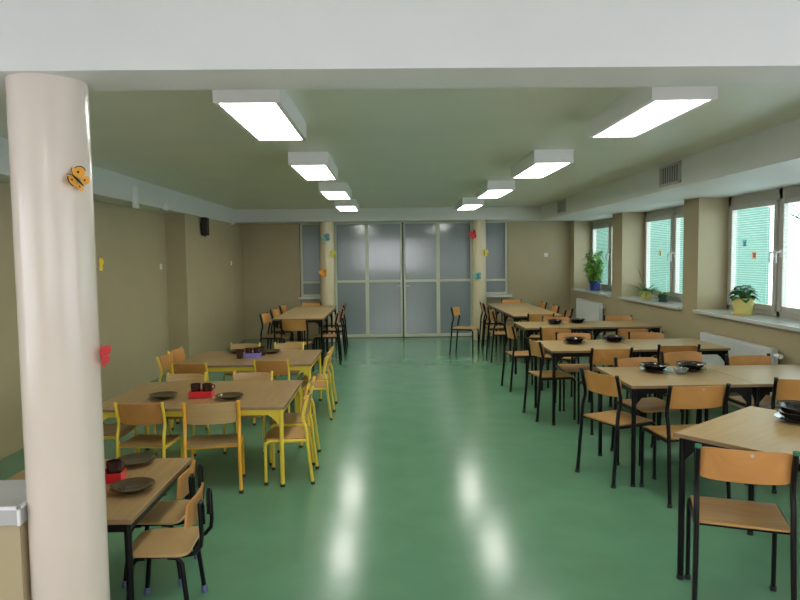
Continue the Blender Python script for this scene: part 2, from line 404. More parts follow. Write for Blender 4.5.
# ------------------------------------------------------------------ tables
def make_table(L, D, H, mframe, mtop, label, group, brackets=True, inset=.025):
    t = thing('canteen_table', label, 'table', group=group)
    bm = B(); boxmm(bm, (-L / 2, -D / 2, H - .022), (L / 2, D / 2, H)); top = obj('tabletop', bm, mtop, t, bevel=.003)
    bm = B(); e = .0015
    for s in (-1, 1):
        boxmm(bm, (-L / 2 - e, s * D / 2, H - .021), (L / 2 + e, s * (D / 2 + e), H - .002))
        boxmm(bm, (s * L / 2, -D / 2, H - .021), (s * (L / 2 + e), D / 2, H - .002))
    obj('edge_band', bm, M['edge'], top)
    q = .014; ix, iy = L / 2 - inset, D / 2 - inset
    bm = B(); z0, z1 = H - .062, H - .022
    for s in (-1, 1):
        boxmm(bm, (-ix, s * iy - .01, z0), (ix, s * iy + .01, z1)); boxmm(bm, (s * ix - .01, -iy, z0), (s * ix + .01, iy, z1))
    obj('apron', bm, mframe, t)
    for sx in (-1, 1):
        for sy in (-1, 1):
            bm = B(); x, y = sx * ix, sy * iy
            tube(bm, [(x, y, .012), (x, y, H - .022)], q * 1.15, 10); lg = obj('leg', bm, mframe, t, smooth=True)
            bm = B(); tube(bm, [(x, y, 0), (x, y, .02)], q * 1.3, 10); obj('foot_cap', bm, M['rubber'], lg)
            for ax in ((0, 1) if brackets else ()):
                bm = B(); d = -sx if ax == 0 else -sy; w = .10
                o0 = x if ax == 0 else y
                ol = [(o0, H - .06), (o0 + d * w, H - .06), (o0 + d * .06, H - .085), (o0 + d * .022, H - .13), (o0, H - .165)]
                c = y if ax == 0 else x
                prism(bm, ol, c - .005, c + .005, 1 if ax == 0 else 0); obj('corner_bracket', bm, mframe, lg)
    return t
TB = [None]; TY = [None]
GT = 'canteen tables'
def place_table(proto, kind, x, y, rz, label):
    if proto[0] is None: proto[0] = kind(label); proto[0].location = (x, y, 0); proto[0].rotation_euler = (0, 0, rz); return proto[0]
    return dup(proto[0], (x, y, 0), rz, label)
kb = lambda l: make_table(.87, .77, .73, M['black'], M['top_r'], l, GT)
ky = lambda l: make_table(1.38, 1.02, .59, M['yellow'], M['top_l'], l, GT)
R1ANG = R(38)
R1C = Vector((1.42, 3.19, 0)) + Matrix.Rotation(R1ANG, 3, 'Z') @ Vector((.435, -.385, 0))
_t = make_table(.87, .77, .755, M['black'], M['top_r'], 'black-legged beech table standing askew by the aisle, nearest on the window side', GT, True, .03); _t.location = R1C; _t.rotation_euler = (0, 0, R1ANG)
rows = [('first straight row behind the askew table', 1.69, 4.86, 0), ('second straight row behind the askew table', 1.55, 6.57, 1.0), ('third straight row behind the askew table', 1.72, 8.58, 0)]
for nm, x0, yc, a in rows:
    for j in (0, 1):
        place_table(TB, kb, x0 + .435 + .875 * j, yc + .0153 * j * (a > 0), R(a), 'black-legged beech table, %s half of the %s' % (('aisle', 'window')[j], nm))
for j, w in enumerate(('nearest', 'middle', 'farthest')):
    place_table(TB, kb, 2.275, 10.30 + .875 * j, R(90), '%s beech table of the long lengthwise row beside the far column on the window side' % w)
    place_table(TB, kb, -1.40, 10.30 + .875 * j, R(90), '%s beech table of the long lengthwise row in the far left corner' % w)
for c in TB: pass
place_table(TY, ky, -1.455, 5.11, 0, 'yellow-legged low table with the red cup holder, the nearer of the two')
place_table(TY, ky, -1.48, 6.97, 0, 'yellow-legged low table with the purple napkin holder, the farther of the two')
make_table(.86, .88, .52, M['black'], M['top_l'], 'low black-legged table just behind the near column', GT, False).location = (-1.57, 3.225, 0)

# ------------------------------------------------------------------ chairs
def make_chair(w, d, sz, top, mframe, mcap, label, group, r=.0125, mback=None, mseat=None, tagged=False):
    """origin on the floor; front is +y; rear posts at y=-d/2"""
    t = thing('canteen_chair', label, 'chair', group=group)
    hx = w / 2; yb = -d / 2; yf = d / 2 - .02; k = top - sz
    rz = sz - .022
    for s in (-1, 1):
        x = s * hx
        bm = B(); cr = .045
        pts = [(x, yf, .012), (x, yf, rz - cr)] + arc((x, yf - cr, rz - cr), cr, R(15), R(90), 5, (1, 2)) + [(x, yb + .01, rz)]
        tube(bm, pts, r, 8, flat=.9); lg = obj('leg', bm, mframe, t, smooth=True)
        bm = B(); tube(bm, [(x, yf, 0), (x, yf, .022)], r * 1.2, 8); obj('foot_cap', bm, M['rubber'], lg)
        bm = B()
        pts = [(x * 1.03, yb - .03, .012), (x, yb + .002, sz - .06), (x, yb + .006, sz + .02), (x, yb + .014, sz + .25 * k), (x, yb + .034, sz + .42 * k), (x, yb + .032, sz + .55 * k), (x, yb + .012, sz + .8 * k), (x, yb - .004, top - .006)]
        tube(bm, pts, r * 1.1, 8, flat=.9); lg = obj('leg', bm, mframe, t, smooth=True)
        bm = B(); tube(bm, [(x * 1.03, yb - .032, 0), (x * 1.03, yb - .03, .022)], r * 1.3, 8); obj('foot_cap', bm, M['rubber'], lg)
        bm = B(); tube(bm, [(x, yb - .0035, top - .014), (x, yb - .0045, top)], r * 1.16, 8); obj('post_cap', bm, mcap, lg)
    bm = B(); tube(bm, [(-hx, yb + .05, rz - .004), (hx, yb + .05, rz - .004)], r * .8, 8); tube(bm, [(-hx, yf - .07, rz - .004), (hx, yf - .07, rz - .004)], r * .8, 8)
    obj('stretcher', bm, mframe, t, smooth=True)
    # seat: plywood with rounded corners and waterfall front
    bm = B(); nx, ny = 8, 10; sw = w / 2 - .004; g = {}
    y0, y1 = yb + .012, d / 2
    for lay in (0, 1):
        for i in range(nx + 1):
            for j in range(ny + 1):
                u, v = i / nx * 2 - 1, j / ny
                y = y0 + (y1 - y0) * v
                wx = sw * (1 - .10 * max(0, (v - .86) / .14) ** 2 - .03 * max(0, (.1 - v) / .1))
                z = sz - .010 * math.exp(-((v - .45) / .3) ** 2) * (1 - u * u * .6) - .016 * max(0, (v - .8) / .2) ** 2
                yy = y - (.020 * max(0, abs(u) - .75) / .25 if j == ny else 0)
                g[lay, i, j] = bm.verts.new((u * wx, yy, z - (.011 if lay else 0)))
    for i in range(nx):
        for j in range(ny):
            bm.faces.new((g[0, i, j], g[0, i + 1, j], g[0, i + 1, j + 1], g[0, i, j + 1]))
            bm.faces.new((g[1, i, j], g[1, i, j + 1], g[1, i + 1, j + 1], g[1, i + 1, j]))
    for i in range(nx):
        for j in (0, ny): bm.faces.new((g[0, i, j], g[0, i + 1, j], g[1, i + 1, j], g[1, i, j]))
    for j in range(ny):
        for i in (0, nx): bm.faces.new((g[0, i, j], g[0, i, j + 1], g[1, i, j + 1], g[1, i, j]))
    obj('seat', bm, mseat or M['plyseat'], t, smooth=True)
    # backrest: curved plywood between the posts
    bm = B(); n = 14; hb = .15; zt = top - .012; g = {}
    bw = w / 2 - r * .2
    for lay in (0, 1):
        for i in range(n + 1):
            for j in range(5):
                u = i / n * 2 - 1; v = j / 4
                f = 1 - (1 - v) * v * 4 * 0
                cz = .010 * (abs(u) ** 8) * (1 if v > .5 else -1) * abs(v - .5) * 2
                z = zt - hb * (1 - v) - cz
                y = yb + .010 + .020 * (1 - v) + .012 - .036 * (1 - u * u) * 1.0 + (.010 if lay else 0)
                g[lay, i, j] = bm.verts.new((u * bw, y, z))
    for i in range(n):
        for j in range(4):
            bm.faces.new((g[0, i, j], g[0, i + 1, j], g[0, i + 1, j + 1], g[0, i, j + 1])); bm.faces.new((g[1, i, j], g[1, i, j + 1], g[1, i + 1, j + 1], g[1, i + 1, j]))
        for j in (0, 4): bm.faces.new((g[0, i, j], g[0, i + 1, j], g[1, i + 1, j], g[1, i, j]))
    for j in range(4):
        for i in (0, n): bm.faces.new((g[0, i, j], g[0, i, j + 1], g[1, i, j + 1], g[1, i, j]))
    bk = obj('backrest', bm, mback or M['ply'], t, smooth=True)
    if tagged:
        bm = B(); zz = zt - .02; lathe(bm, [(0, 0), (.008, 0), (.008, .002), (0, .003)], 10)
        bmesh.ops.transform(bm, matrix=Matrix.Translation((w * .06, yb - .0105, zz)) @ Matrix.Rotation(R(90), 4, 'X'), verts=bm.verts)
        obj('metal_tag', bm, M['vent'], bk)
    return t
GC = 'canteen chairs'
protoB = [None]; protoY = [None]
def chair(proto, maker, bx, by, rz, label, d):
    """bx, by: the point midway between the post tops"""
    a = R(rz); off = d / 2 + .004
    x, y = bx - math.sin(a) * off, by + math.cos(a) * off
    if proto[0] is None:
        proto[0] = maker(label); proto[0].location = (x, y, 0); proto[0].rotation_euler = (0, 0, a); return proto[0]
    return dup(proto[0], (x, y, 0), a, label)
mkB = lambda l: make_chair(.37, .385, .445, .798, M['black'], M['blackp'], l, GC)
mkT = lambda l: make_chair(.385, .385, .445, .798, M['black'], M['greencap'], l, GC, tagged=True)
mkY = lambda l: make_chair(.338, .33, .345, .652, M['yellow'], M['yellowcap'], l, GC, r=.0115)
mkP = lambda l: make_chair(.338, .33, .345, .652, M['yellow'], M['yellowcap'], l, GC, r=.0115, mback=M['plypale'], mseat=M['plyseat'])
mkO = lambda l: make_chair(.37, .34, .345, .655, M['orange'], M['orange'], l, GC, r=.0125, mback=M['plypale'], mseat=M['plypale'])
r1 = 'first straight row'; r2 = 'second straight row'; r3 = 'third straight row'
chair([None], mkT, 1.553, 2.77, -20, 'black-framed plywood chair with green post caps drawn up to the askew table', .385)
BL = [
 (1.515, 4.665, -66, 'black-framed chair at the aisle end of the %s, angled to the table' % r1),
 (2.82, 4.33, -8, 'black-framed chair near the windows, its back to the entrance, at the %s' % r1),
 (2.05, 5.36, 192, 'black-framed chair facing the entrance behind the %s, nearest the aisle' % r1),
 (2.56, 5.645, 190, 'black-framed chair facing the entrance behind the %s, the middle of three' % r1),
 (3.02, 5.40, 184, 'black-framed chair facing the entrance behind the %s, by the radiator' % r1),
 (2.03, 5.87, 2, 'black-framed chair, back to the entrance, aisle side of the %s' % r2),
 (2.72, 6.03, -4, 'black-framed chair, back to the entrance, window side of the %s' % r2),
 (2.03, 7.13, 178, 'black-framed chair facing the entrance behind the %s, aisle side' % r2),
 (2.82, 7.08, 179, 'black-framed chair facing the entrance behind the %s, window side' % r2),
 (1.45, 6.53, -82, 'black-framed chair at the aisle end of the %s, facing the windows' % r2),
 (1.95, 7.56, -28, 'black-framed chair turned slantwise at the front aisle side of the %s' % r3),
 (2.82, 7.45, -6, 'black-framed chair, back to the entrance, window side of the %s' % r3),
 (2.33, 9.03, 176, 'black-framed chair facing the entrance behind the %s, aisle side' % r3),
 (3.20, 9.03, 176, 'black-framed chair facing the entrance behind the %s, window side' % r3),
 (1.46, 7.96, -84, 'black-framed chair at the aisle end of the %s, facing the windows' % r3),
 (1.10, 11.02, -112, 'lone black-framed chair standing in the aisle before the far doors'),
 (2.22, 9.47, -4, 'black-framed chair at the near end of the long row beside the far column'),
 (1.58, 10.14, -87, 'black-framed chair on the aisle side of the long window-side row, nearest of three'),
 (1.64, 10.99, -89, 'black-framed chair on the aisle side of the long window-side row, middle of three'),
 (1.69, 11.87, -90, 'black-framed chair on the aisle side of the long window-side row, farthest of three'),
 (2.82, 10.12, 58, 'black-framed chair turned slantwise on the window side of the long row'),
 (2.84, 10.98, 89, 'black-framed chair on the window side of the long row, middle of three'),
 (2.84, 11.86, 90, 'black-framed chair on the window side of the long row, farthest of three'),
 (2.38, 12.64, 180, 'black-framed chair at the far end of the long window-side row, under the side window'),
 (-1.34, 9.05, -5, 'black-framed chair at the near end of the long row in the far left corner'),
 (-1.52, 12.59, 180, 'black-framed chair at the far end of the left corner row, beside the column'),
 (-1.97, 10.16, -97, 'black-framed chair on the wall side of the far left row, nearest of three'),
 (-1.97, 11.02, -95, 'black-framed chair on the wall side of the far left row, middle of three'),
 (-1.97, 11.90, -94, 'black-framed chair on the wall side of the far left row, farthest of three'),
 (-.80, 10.13, 91, 'black-framed chair on the aisle side of the far left row, nearest of three'),
 (-.78, 10.99, 90, 'black-framed chair on the aisle side of the far left row, middle of three'),
 (-.82, 11.86, 89, 'black-framed chair on the aisle side of the far left row, farthest of three'),
]
for a in BL: chair(protoB, mkB, *a, .385)
mkTag = lambda l: make_chair(.40, .385, .445, .798, M['black'], M['blackp'], l, GC, tagged=True)
chair([None], mkTag, 2.01, 4.15, 5, 'black-framed chair with a tag on its backrest, front of the %s' % r1, .385)
n1, n2 = 'the nearer yellow-legged table', 'the farther yellow-legged table'
YL = [
 (-1.77, 4.53, -5, 'yellow-framed chair at %s next to the orange-framed one' % n1),
 (-.606, 4.835, 91, 'yellow-framed chair at the aisle end of %s, the closer of two' % n1),
 (-.645, 5.28, 89, 'yellow-framed chair at the aisle end of %s, the farther of two' % n1),
 (-2.36, 5.0, -90, 'yellow-framed chair at the wall end of %s' % n1),
 (-1.95, 6.26, -4, 'yellow-framed chair at the front of %s, wall side' % n2),
 (-1.18, 6.385, -4, 'yellow-framed chair at the front of %s, aisle side' % n2),
 (-2.39, 6.83, -91, 'yellow-framed chair against the wall at %s, the closer of two' % n2),
 (-2.42, 7.28, -96, 'yellow-framed chair against the wall at %s, the farther of two' % n2),
 (-.635, 6.71, 90, 'yellow-framed chair at the aisle end of %s, the closer of two' % n2),
 (-.645, 7.12, 90, 'yellow-framed chair at the aisle end of %s, the farther of two' % n2),
]
for a in YL: chair(protoY, mkY, *a, .33)
pP = [None]
for a in [
 (-1.80, 5.72, 176, 'pale-backed yellow-framed chair facing the entrance at %s, wall side' % n1),
 (-1.22, 5.74, 176, 'pale-backed yellow-framed chair facing the entrance at %s, aisle side' % n1),
 (-1.72, 7.72, 176, 'pale-backed yellow-framed chair facing the entrance at %s, wall side' % n2),
 (-1.20, 7.70, 176, 'pale-backed yellow-framed chair facing the entrance at %s, aisle side' % n2)]: chair(pP, mkP, *a, .33)
chair([None], mkO, -1.255, 4.50, 9, 'orange-framed chair with pale backrest at the nearer yellow-legged table', .34)

# small chairs with bent-tube back loops at the low table
def make_loop_chair(label):
    t = thing('canteen_chair', label, 'chair', group=GC)
    w, d, sz, top, r = .29, .29, .33, .56, .0115
    hx = w / 2 - .01
    for s in (-1, 1):
        for f in (1, -1):
            bm = B(); x = s * hx; y = f * (d / 2 - .035)
            tube(bm, [(x + s * .012, y + f * .03, .012), (x, y, sz - .05), (x, y - f * .02, sz - .022), (x, y - f * .06, sz - .018)], r, 8); lg = obj('leg', bm, M['black'], t, smooth=True)
            bm = B(); tube(bm, [(x + s * .012, y + f * .031, 0), (x + s * .011, y + f * .027, .035)], r * 1.3, 8); obj('foot_cap', bm, M['bluerub'], lg)
        bm = B(); x = s * (hx - .03)
        tube(bm, [(x, d / 2 - .06, sz - .026), (x, -d / 2 + .02, sz - .026), (x, -d / 2 - .015, sz - .018), (x, -d / 2 - .045, sz + .015), (x, -d / 2 - .050, sz + .06), (x, -d / 2 - .046, top - .05), (x * .95, -d / 2 - .044, top - .022), (x * .75, -d / 2 - .046, top - .018), (x * .58, -d / 2 - .047, top - .04), (x * .55, -d / 2 - .048, sz + .1)], r * .9, 8)
        obj('back_frame', bm, M['black'], t, smooth=True)
    bm = B(); n = 6; ol = []
    for cx, cy, a0 in ((w / 2 - .05, d / 2 - .05, 0), (-w / 2 + .05, d / 2 - .05, 90), (-w / 2 + .035, -d / 2 + .05, 180), (w / 2 - .035, -d / 2 + .05, 270)):
        for i in range(n + 1):
            a = R(a0 + 90 * i / n); ol.append((cx + .05 * math.cos(a), cy + .05 * math.sin(a)))
    prism(bm, ol, sz - .011, sz); obj('seat', bm, M['plypale'], t, bevel=.003)
    bm = B(); n = 12; g = {}
    for lay in (0, 1):
        for i in range(n + 1):
            for j in range(5):
                u, v = i / n * 2 - 1, j / 4
                g[lay, i, j] = bm.verts.new((u * (w / 2 + .008), -d / 2 + .004 - .034 * (1 - u * u) * .6 + (.010 if lay else 0) - .010 * v, top - .125 + .13 * v - .012 * (abs(u) ** 6) * (v - .5) * 2))
    for i in range(n):
        for j in range(4):
            bm.faces.new((g[0, i, j], g[0, i + 1, j], g[0, i + 1, j + 1], g[0, i, j + 1])); bm.faces.new((g[1, i, j], g[1, i, j + 1], g[1, i + 1, j + 1], g[1, i + 1, j]))
        for j in (0, 4): bm.faces.new((g[0, i, j], g[0, i + 1, j], g[1, i + 1, j], g[1, i, j]))
    for j in range(4):
        for i in (0, n): bm.faces.new((g[0, i, j], g[0, i, j + 1], g[1, i, j + 1], g[1, i, j]))
    obj('backrest', bm, M['ply'], t, smooth=True)
    return t
lc = make_loop_chair('small black tube chair, the closer of two at the low table behind the near column')
lc.location = (-1.07, 2.995, 0); lc.rotation_euler = (0, 0, R(93))
dup(lc, (-1.22, 3.36, 0), R(92), 'small black tube chair, the farther of two at the low table behind the near column')

# ------------------------------------------------------------------ crockery
def plate_bm(rad, h):
    bm = B(); lathe(bm, [(0, 0), (rad * .55, 0), (rad * .62, .004), (rad * .72, h * .8), (rad, h), (rad, h + .003), (rad * .7, h * .8 + .005), (rad * .6, .008), (0, .006)], 36); return bm
def bowl_bm(rad, h):
    bm = B(); lathe(bm, [(0, 0), (rad * .45, 0), (rad * .5, .004), (rad * .78, h * .55), (rad * .86, h * .9), (rad, h), (rad, h + .003), (rad * .83, h * .94), (rad * .74, h * .58), (rad * .45, .01), (0, .008)], 36); return bm
pl = obj('dinner_plate', plate_bm(.115, .020), M['smoke'], smooth=True); tag(pl, 'x', 'plate', 'smoked glass plates')
bo = obj('soup_plate', bowl_bm(.112, .045), M['smoke'], smooth=True); tag(bo, 'x', 'bowl', 'smoked glass soup plates')
fl = obj('soup_plate', bowl_bm(.105, .026), M['smokeb'], smooth=True); tag(fl, 'x', 'plate', 'smoked glass soup plates on the low tables')
first = {id(fl): True, id(pl): True, id(bo): True}
def put(src, x, y, z, label):
    if first.pop(id(src), None): src.location = (x, y, z); src['label'] = label; return src
    return dup(src, (x, y, z), random.uniform(0, 6), label)
ZR = .7312
for x, y, w in ((2.07, 5.02, 'aisle half of the first straight row'), (2.37, 5.04, 'window half of the first straight row'), (1.92, 6.70, 'aisle half of the second straight row'), (2.37, 6.80, 'window half of the second straight row'), (2.21, 8.62, 'aisle half of the third straight row'), (2.53, 8.70, 'window half of the third straight row')):
    put(pl, x, y, ZR, 'smoked glass plate under a bowl on the %s' % w)
    put(bo, x, y, ZR + .0095, 'smoked glass bowl stacked on a plate on the %s' % w)
px, py = 2.16, 3.36; ZR += .025
put(pl, px, py, ZR, 'dark smoked glass plate at the bottom of the stack on the askew table')
put(bo, px, py, ZR + .0095, 'dark smoked glass bowl in the middle of the stack on the askew table')
p3 = put(bo, px + .010, py + .006, ZR + .034, 'dark smoked glass bowl topmost of the stack on the askew table'); p3.rotation_euler = (R(3), R(-2), 1)
ZR -= .025; ZL = .5912; ZS1 = .5212
for x, y, w in ((-1.745, 4.96, 'nearer yellow-legged table, wall side of the red holder'), (-1.225, 4.90, 'nearer yellow-legged table, aisle side of the red holder'), (-1.73, 7.30, 'farther yellow-legged table, wall side of the purple holder'), (-1.33, 7.26, 'farther yellow-legged table, aisle side of the purple holder'), (-1.275, 3.15, 'low table behind the column, its front'), (-1.42, 3.57, 'low table behind the column, its rear')):
    put(fl, x, y, ZL if 'column' not in w else ZS1, 'smoked plate on the %s' % w)
bm = B(); lathe(bm, [(0, 0), (.03, 0), (.045, .02), (.058, .045), (.055, .045), (.042, .021), (.027, .004), (0, .004)], 28)
tag(obj('glass_dish', bm, M['clear'], loc=(2.225, 4.90, ZR), smooth=True), 'small clear glass dish between the dark bowls on the first straight row', 'dish')

# cup holders and mugs
def make_mug(label):
    t = thing('mug', label, 'mug', group='dark glass mugs')
    bm = B(); lathe(bm, [(0, 0), (.031, 0), (.034, .01), (.038, .095), (.0355, .095), (.031, .012), (0, .006)], 24); obj('cup_body', bm, M['cup'], t, smooth=True)
    bm = B(); tube(bm, [(.035, 0, .087)] + arc((.042, 0, .072), .015, R(80), R(-80), 7, (0, 2)) + [(.034, 0, .057)], .004, 6); obj('handle', bm, M['cup'], t, smooth=True)
    return t
def caddy(x, y, z, rz, label, m, L=.175, D=.095):
    t = thing('cup_holder', label, 'cup holder', (x, y, z), rz, 'cup holders')
    bm = B(); h = .050
    boxmm(bm, (-L / 2, -D / 2, 0), (L / 2, D / 2, .006))
    for s in (-1, 1): boxmm(bm, (-L / 2, s * D / 2, .006), (L / 2, s * (D / 2 - .004), h)); boxmm(bm, (s * L / 2, -D / 2 + .004, .006), (s * (L / 2 - .004), D / 2 - .004, h))
    obj('tray', bm, m, t, bevel=.002)
    return t
c1 = 'red holder on the nearer yellow-legged table'
caddy(-1.455, 4.975, ZL, 0, 'red plastic cup holder with dark mugs on the nearer yellow-legged table', M['red'])
mg = make_mug('dark mug standing in the %s, wall side' % c1); mg.location = (-1.50, 4.975, ZL + .0205); mg.rotation_euler = (0, 0, R(95))
for o in mg.children: pass
mg.location.z = ZL + .0065
SC = 1.15
def mug(x, y, z, rz, label): 
    return dup(mg, (x, y, z), rz, label)
mug(-1.412, 4.975, ZL + .0065, .05, 'dark mug standing in the %s, aisle side' % c1)
caddy(-1.465, 3.29, ZS1, .1, 'red plastic cup holder on the low table behind the near column', M['red'])
mug(-1.423, 3.295, ZS1 + .0065, .1, 'dark mug standing in the red holder on the low table, aisle side')
mug(-1.507, 3.285, ZS1 + .0065, 3.2, 'dark mug standing in the red holder on the low table, column side')
caddy(-1.475, 6.96, ZL, .15, 'purple holder on the farther yellow-legged table', M['purple'])
mug(-1.60, 6.89, ZL, 2.6, 'dark mug in front of the purple holder on the farther yellow-legged table')
mug(-1.40, 7.09, ZL, .4, 'dark mug behind the purple holder on the farther yellow-legged table')
mug(-1.5175, 6.9536, ZL + .0065, 3.25, 'dark mug standing in the purple holder, wall side')
mug(-1.4325, 6.9664, ZL + .0065, .15, 'dark mug standing in the purple holder, aisle side')

# ------------------------------------------------------------------ radiators
def radiator(y0, y1, z0, z1, label):
    t = thing('radiator', label, 'radiator', (XR - .0005, (y0 + y1) / 2, z0), 0, 'radiators under the windows')
    L = y1 - y0; h = z1 - z0
    bm = B(); xo = -.10
    n = int(L / .034); pts = []
    for k in range(n):
        y = -L / 2 + L * k / n; q = L / n
        pts += [(xo + .008, y), (xo, y + q * .25), (xo, y + q * .6), (xo + .008, y + q * .85)]
    pts.append((xo + .008, L / 2)); ol = pts + [(xo + .03, L / 2), (xo + .03, -L / 2)]
    prism(bm, ol, .03, h - .03); boxmm(bm, (xo + .05, -L / 2, .03), (-.035, L / 2, h - .03)); obj('panel', bm, M['rad'], t)
    bm = B(); boxmm(bm, (xo - .002, -L / 2, h - .03), (-.03, L / 2, h)); boxmm(bm, (xo - .002, -L / 2, 0), (-.03, L / 2, .03))
    for s in (-1, 1): boxmm(bm, (xo - .002, s * L / 2, 0), (-.03, s * (L / 2 + .008), h))
    obj('casing', bm, M['rad'], t, bevel=.006)
    bm = B()
    for s in (-.35, .35): boxmm(bm, (-.035, s * L - .02, .1), (0, s * L + .02, h - .06))
    obj('wall_bracket', bm, M['rad'], t)
    bm = B(); tube(bm, [(-.065, -L / 2 - .045, h - .06), (-.065, -L / 2 + .0, h - .06)], .016, 10); tube(bm, [(-.065, -L / 2 - .11, h - .06), (-.065, -L / 2 - .045, h - .06)], .024, 12); obj('valve', bm, M['frame_white'], t, smooth=True)
    bm = B(); tube(bm, [(-.065, -L / 2 - .04, h - .06), (-.065, -L / 2 - .04, -z0)], .009, 8); obj('pipe', bm, M['rad'], t)
radiator(6.08, 7.48, .20, .735, 'white panel radiator under the nearest window in view')
radiator(11.15, 12.5, .26, .81, 'white panel radiator under the farthest window')

# ------------------------------------------------------------------ plants
def pot(t, r0, r1, h, m, saucer=True):
    bm = B(); lathe(bm, [(0, .012), (r0, .012), (r1, h), (r1 + .008, h), (r1 + .008, h - .02), (r1 + .001, h - .02), (r1 - .008, h), (r1 - .012, h - .015), (0, h - .015)], 32) if False else lathe(bm, [(0, .012), (r0, .012), (r1, h - .025), (r1 + .007, h - .025), (r1 + .009, h), (r1 - .003, h), (r1 - .008, h - .03), (0, h - .03)], 32)
    p = obj('pot', bm, m, t, smooth=True)
    if saucer:
        bm = B(); lathe(bm, [(0, 0), (r0 + .012, 0), (r0 + .026, .026), (r0 + .021, .026), (r0 + .01, .006), (0, .006)], 32); obj('saucer', bm, m, t, smooth=True)
    bm = B(); lathe(bm, [(0, h - .028), (r1 - .008, h - .03), (r1 - .008, h - .034), (0, h - .034)], 20); obj('soil', bm, M['soil'], p)
def leaf(bm, p, d, up, L, W, curl=.3, n=5):
    d = Vector(d).normalized(); up = Vector(up); s = d.cross(up)
    if s.length < .01: s = Vector((1, 0, 0))
    s.normalize(); nrm = s.cross(d).normalized(); prev = None
    for i in range(n + 1):
        v = i / n; w = W / 2 * math.sin(PI * min(.97, .06 + v * .92)) ** .8
        c = Vector(p) + d * L * v - nrm * curl * L * v * v
        cur = [bm.verts.new(c - s * w + nrm * w * .3), bm.verts.new(c), bm.verts.new(c + s * w + nrm * w * .3)]
        if prev:
            bm.faces.new((prev[0], prev[1], cur[1], cur[0])); bm.faces.new((prev[1], prev[2], cur[2], cur[1]))
        prev = cur
rnd = random.Random(7)
ZP = ZS + .0115
t = thing('potted_plant', 'African violet with dark round leaves in a yellow pot on the nearest sill', 'plant', (3.84, 6.98, ZP), 0, 'plants on the sills')
pot(t, .088, .108, .185, M['pot_y'])
bm = B(); bs = B()
for k in range(30):
    a = k * 2.4; rr = .02 + .085 * (k / 30) ** .6; h = .335 - .13 * (k / 30) + rnd.uniform(-.015, .015)
    p = Vector((rr * math.cos(a), rr * math.sin(a), h - .02)); tube(bs, [(0, 0, .155), p * .6 + Vector((0, 0, .09)), p], .004, 5)
    leaf(bm, p - Vector((math.cos(a), math.sin(a), 0)) * .03, (math.cos(a), math.sin(a), .25 - .4 * k / 30), (0, 0, 1), .095, .085, .35)
obj('foliage', bm, M['leafd'], t, smooth=True); obj('stems', bs, M['stem'], t)
t = thing('potted_plant', 'spider plant with arching narrow leaves in a yellow pot on the second sill', 'plant', (3.80, 9.55, ZP), 0, 'plants on the sills')
pot(t, .06, .078, .13, M['pot_y'])
bm = B()
for k in range(80):
    a = rnd.uniform(0, 2 * PI); L = rnd.uniform(.18, .36) * (.6 if math.cos(a) > .2 else 1); e = rnd.uniform(.35, 1.4)
    leaf(bm, (0.02 * math.cos(a), .02 * math.sin(a), .10), (math.cos(a), math.sin(a), e), (0, 0, 1), L, .024, rnd.uniform(.35, .75), 7)
for k in range(3): leaf(bm, (0, 0, .10), (rnd.uniform(-.2, .2), rnd.uniform(-.2, .2), 1), (1, 0, 0), .38, .018, .15, 6)
obj('foliage', bm, M['leafs'], t, smooth=True)
t = thing('potted_plant', 'small drooping plant in a dark pot on the second sill', 'plant', (3.84, 9.05, ZP), 0, 'plants on the sills')
pot(t, .045, .06, .10, M['pot_d'])
bm = B()
for k in range(30):
    a = rnd.uniform(0, 2 * PI); leaf(bm, (.015 * math.cos(a), .015 * math.sin(a), .075), (math.cos(a), math.sin(a), rnd.uniform(.3, 1.3)), (0, 0, 1), rnd.uniform(.12, .2), .028, rnd.uniform(.4, .8), 6)
obj('foliage', bm, M['leafs'], t, smooth=True)
t = thing('potted_plant', 'tall bushy light green plant in a blue pot on the farthest sill', 'plant', (3.80, 11.95, ZP), 0, 'plants on the sills')
pot(t, .085, .10, .19, M['pot_b'], False)
bm = B(); bs = B()
for k in range(34):
    a = k * 2.4; rr = .08 + .15 * rnd.random(); h = rnd.uniform(.40, .80)
    tip = Vector((rr * math.cos(a) * .6 - .02, rr * math.sin(a) * 1.1, h)); mid = Vector((tip.x * .55, tip.y * .55, h * .6)); base = Vector((.03 * math.cos(a), .03 * math.sin(a), .155))
    tube(bs, [base, mid, tip], .005, 5, [1, .8, .5])
    for q in range(9):
        v = .3 + .7 * q / 8; p = base.lerp(mid, v * 2) if v < .5 else mid.lerp(tip, v * 2 - 1)
        b = rnd.uniform(0, 2 * PI); leaf(bm, p, (math.cos(b), math.sin(b), rnd.uniform(-.2, .6)), (0, 0, 1), rnd.uniform(.08, .13), .07, .4, 4)
obj('foliage', bm, M['leaf'], t, smooth=True); obj('stems', bs, M['stem'], t)

# ------------------------------------------------------------------ small fittings
def vent(y, label):
    t = thing('wall_vent', label, 'vent', (XF if y > 8.05 else XF - .025, y, 2.355), 0, 'vent grilles')
    w, h = .50, .215
    bm = B(); boxmm(bm, (-.004, -w / 2 + .02, .02), (-.0005, w / 2 - .02, h - .02)); obj('backing', bm, M['dark'], t)  # dark sheet standing in for the shade behind the fins
    bm = B()
    for s in (-1, 1): boxmm(bm, (-.018, s * w / 2, 0), (-.0005, s * (w / 2 - .03), h))
    boxmm(bm, (-.018, -w / 2, 0), (-.0005, w / 2, .025)); boxmm(bm, (-.018, -w / 2, h - .025), (-.0005, w / 2, h)); obj('vent_frame', bm, M['pvc'], t)
    bm = B()
    for k in range(8):
        yy = -w / 2 + .06 + (w - .12) * k / 7; box(bm, (-.009, yy, h / 2), (.009, .016, h - .05))
    obj('vent_fins', bm, M['vent'], t)
vent(6.70, 'grey vent grille in the bulkhead above the nearest window'); vent(11.0, 'grey vent grille in the bulkhead toward the far end')
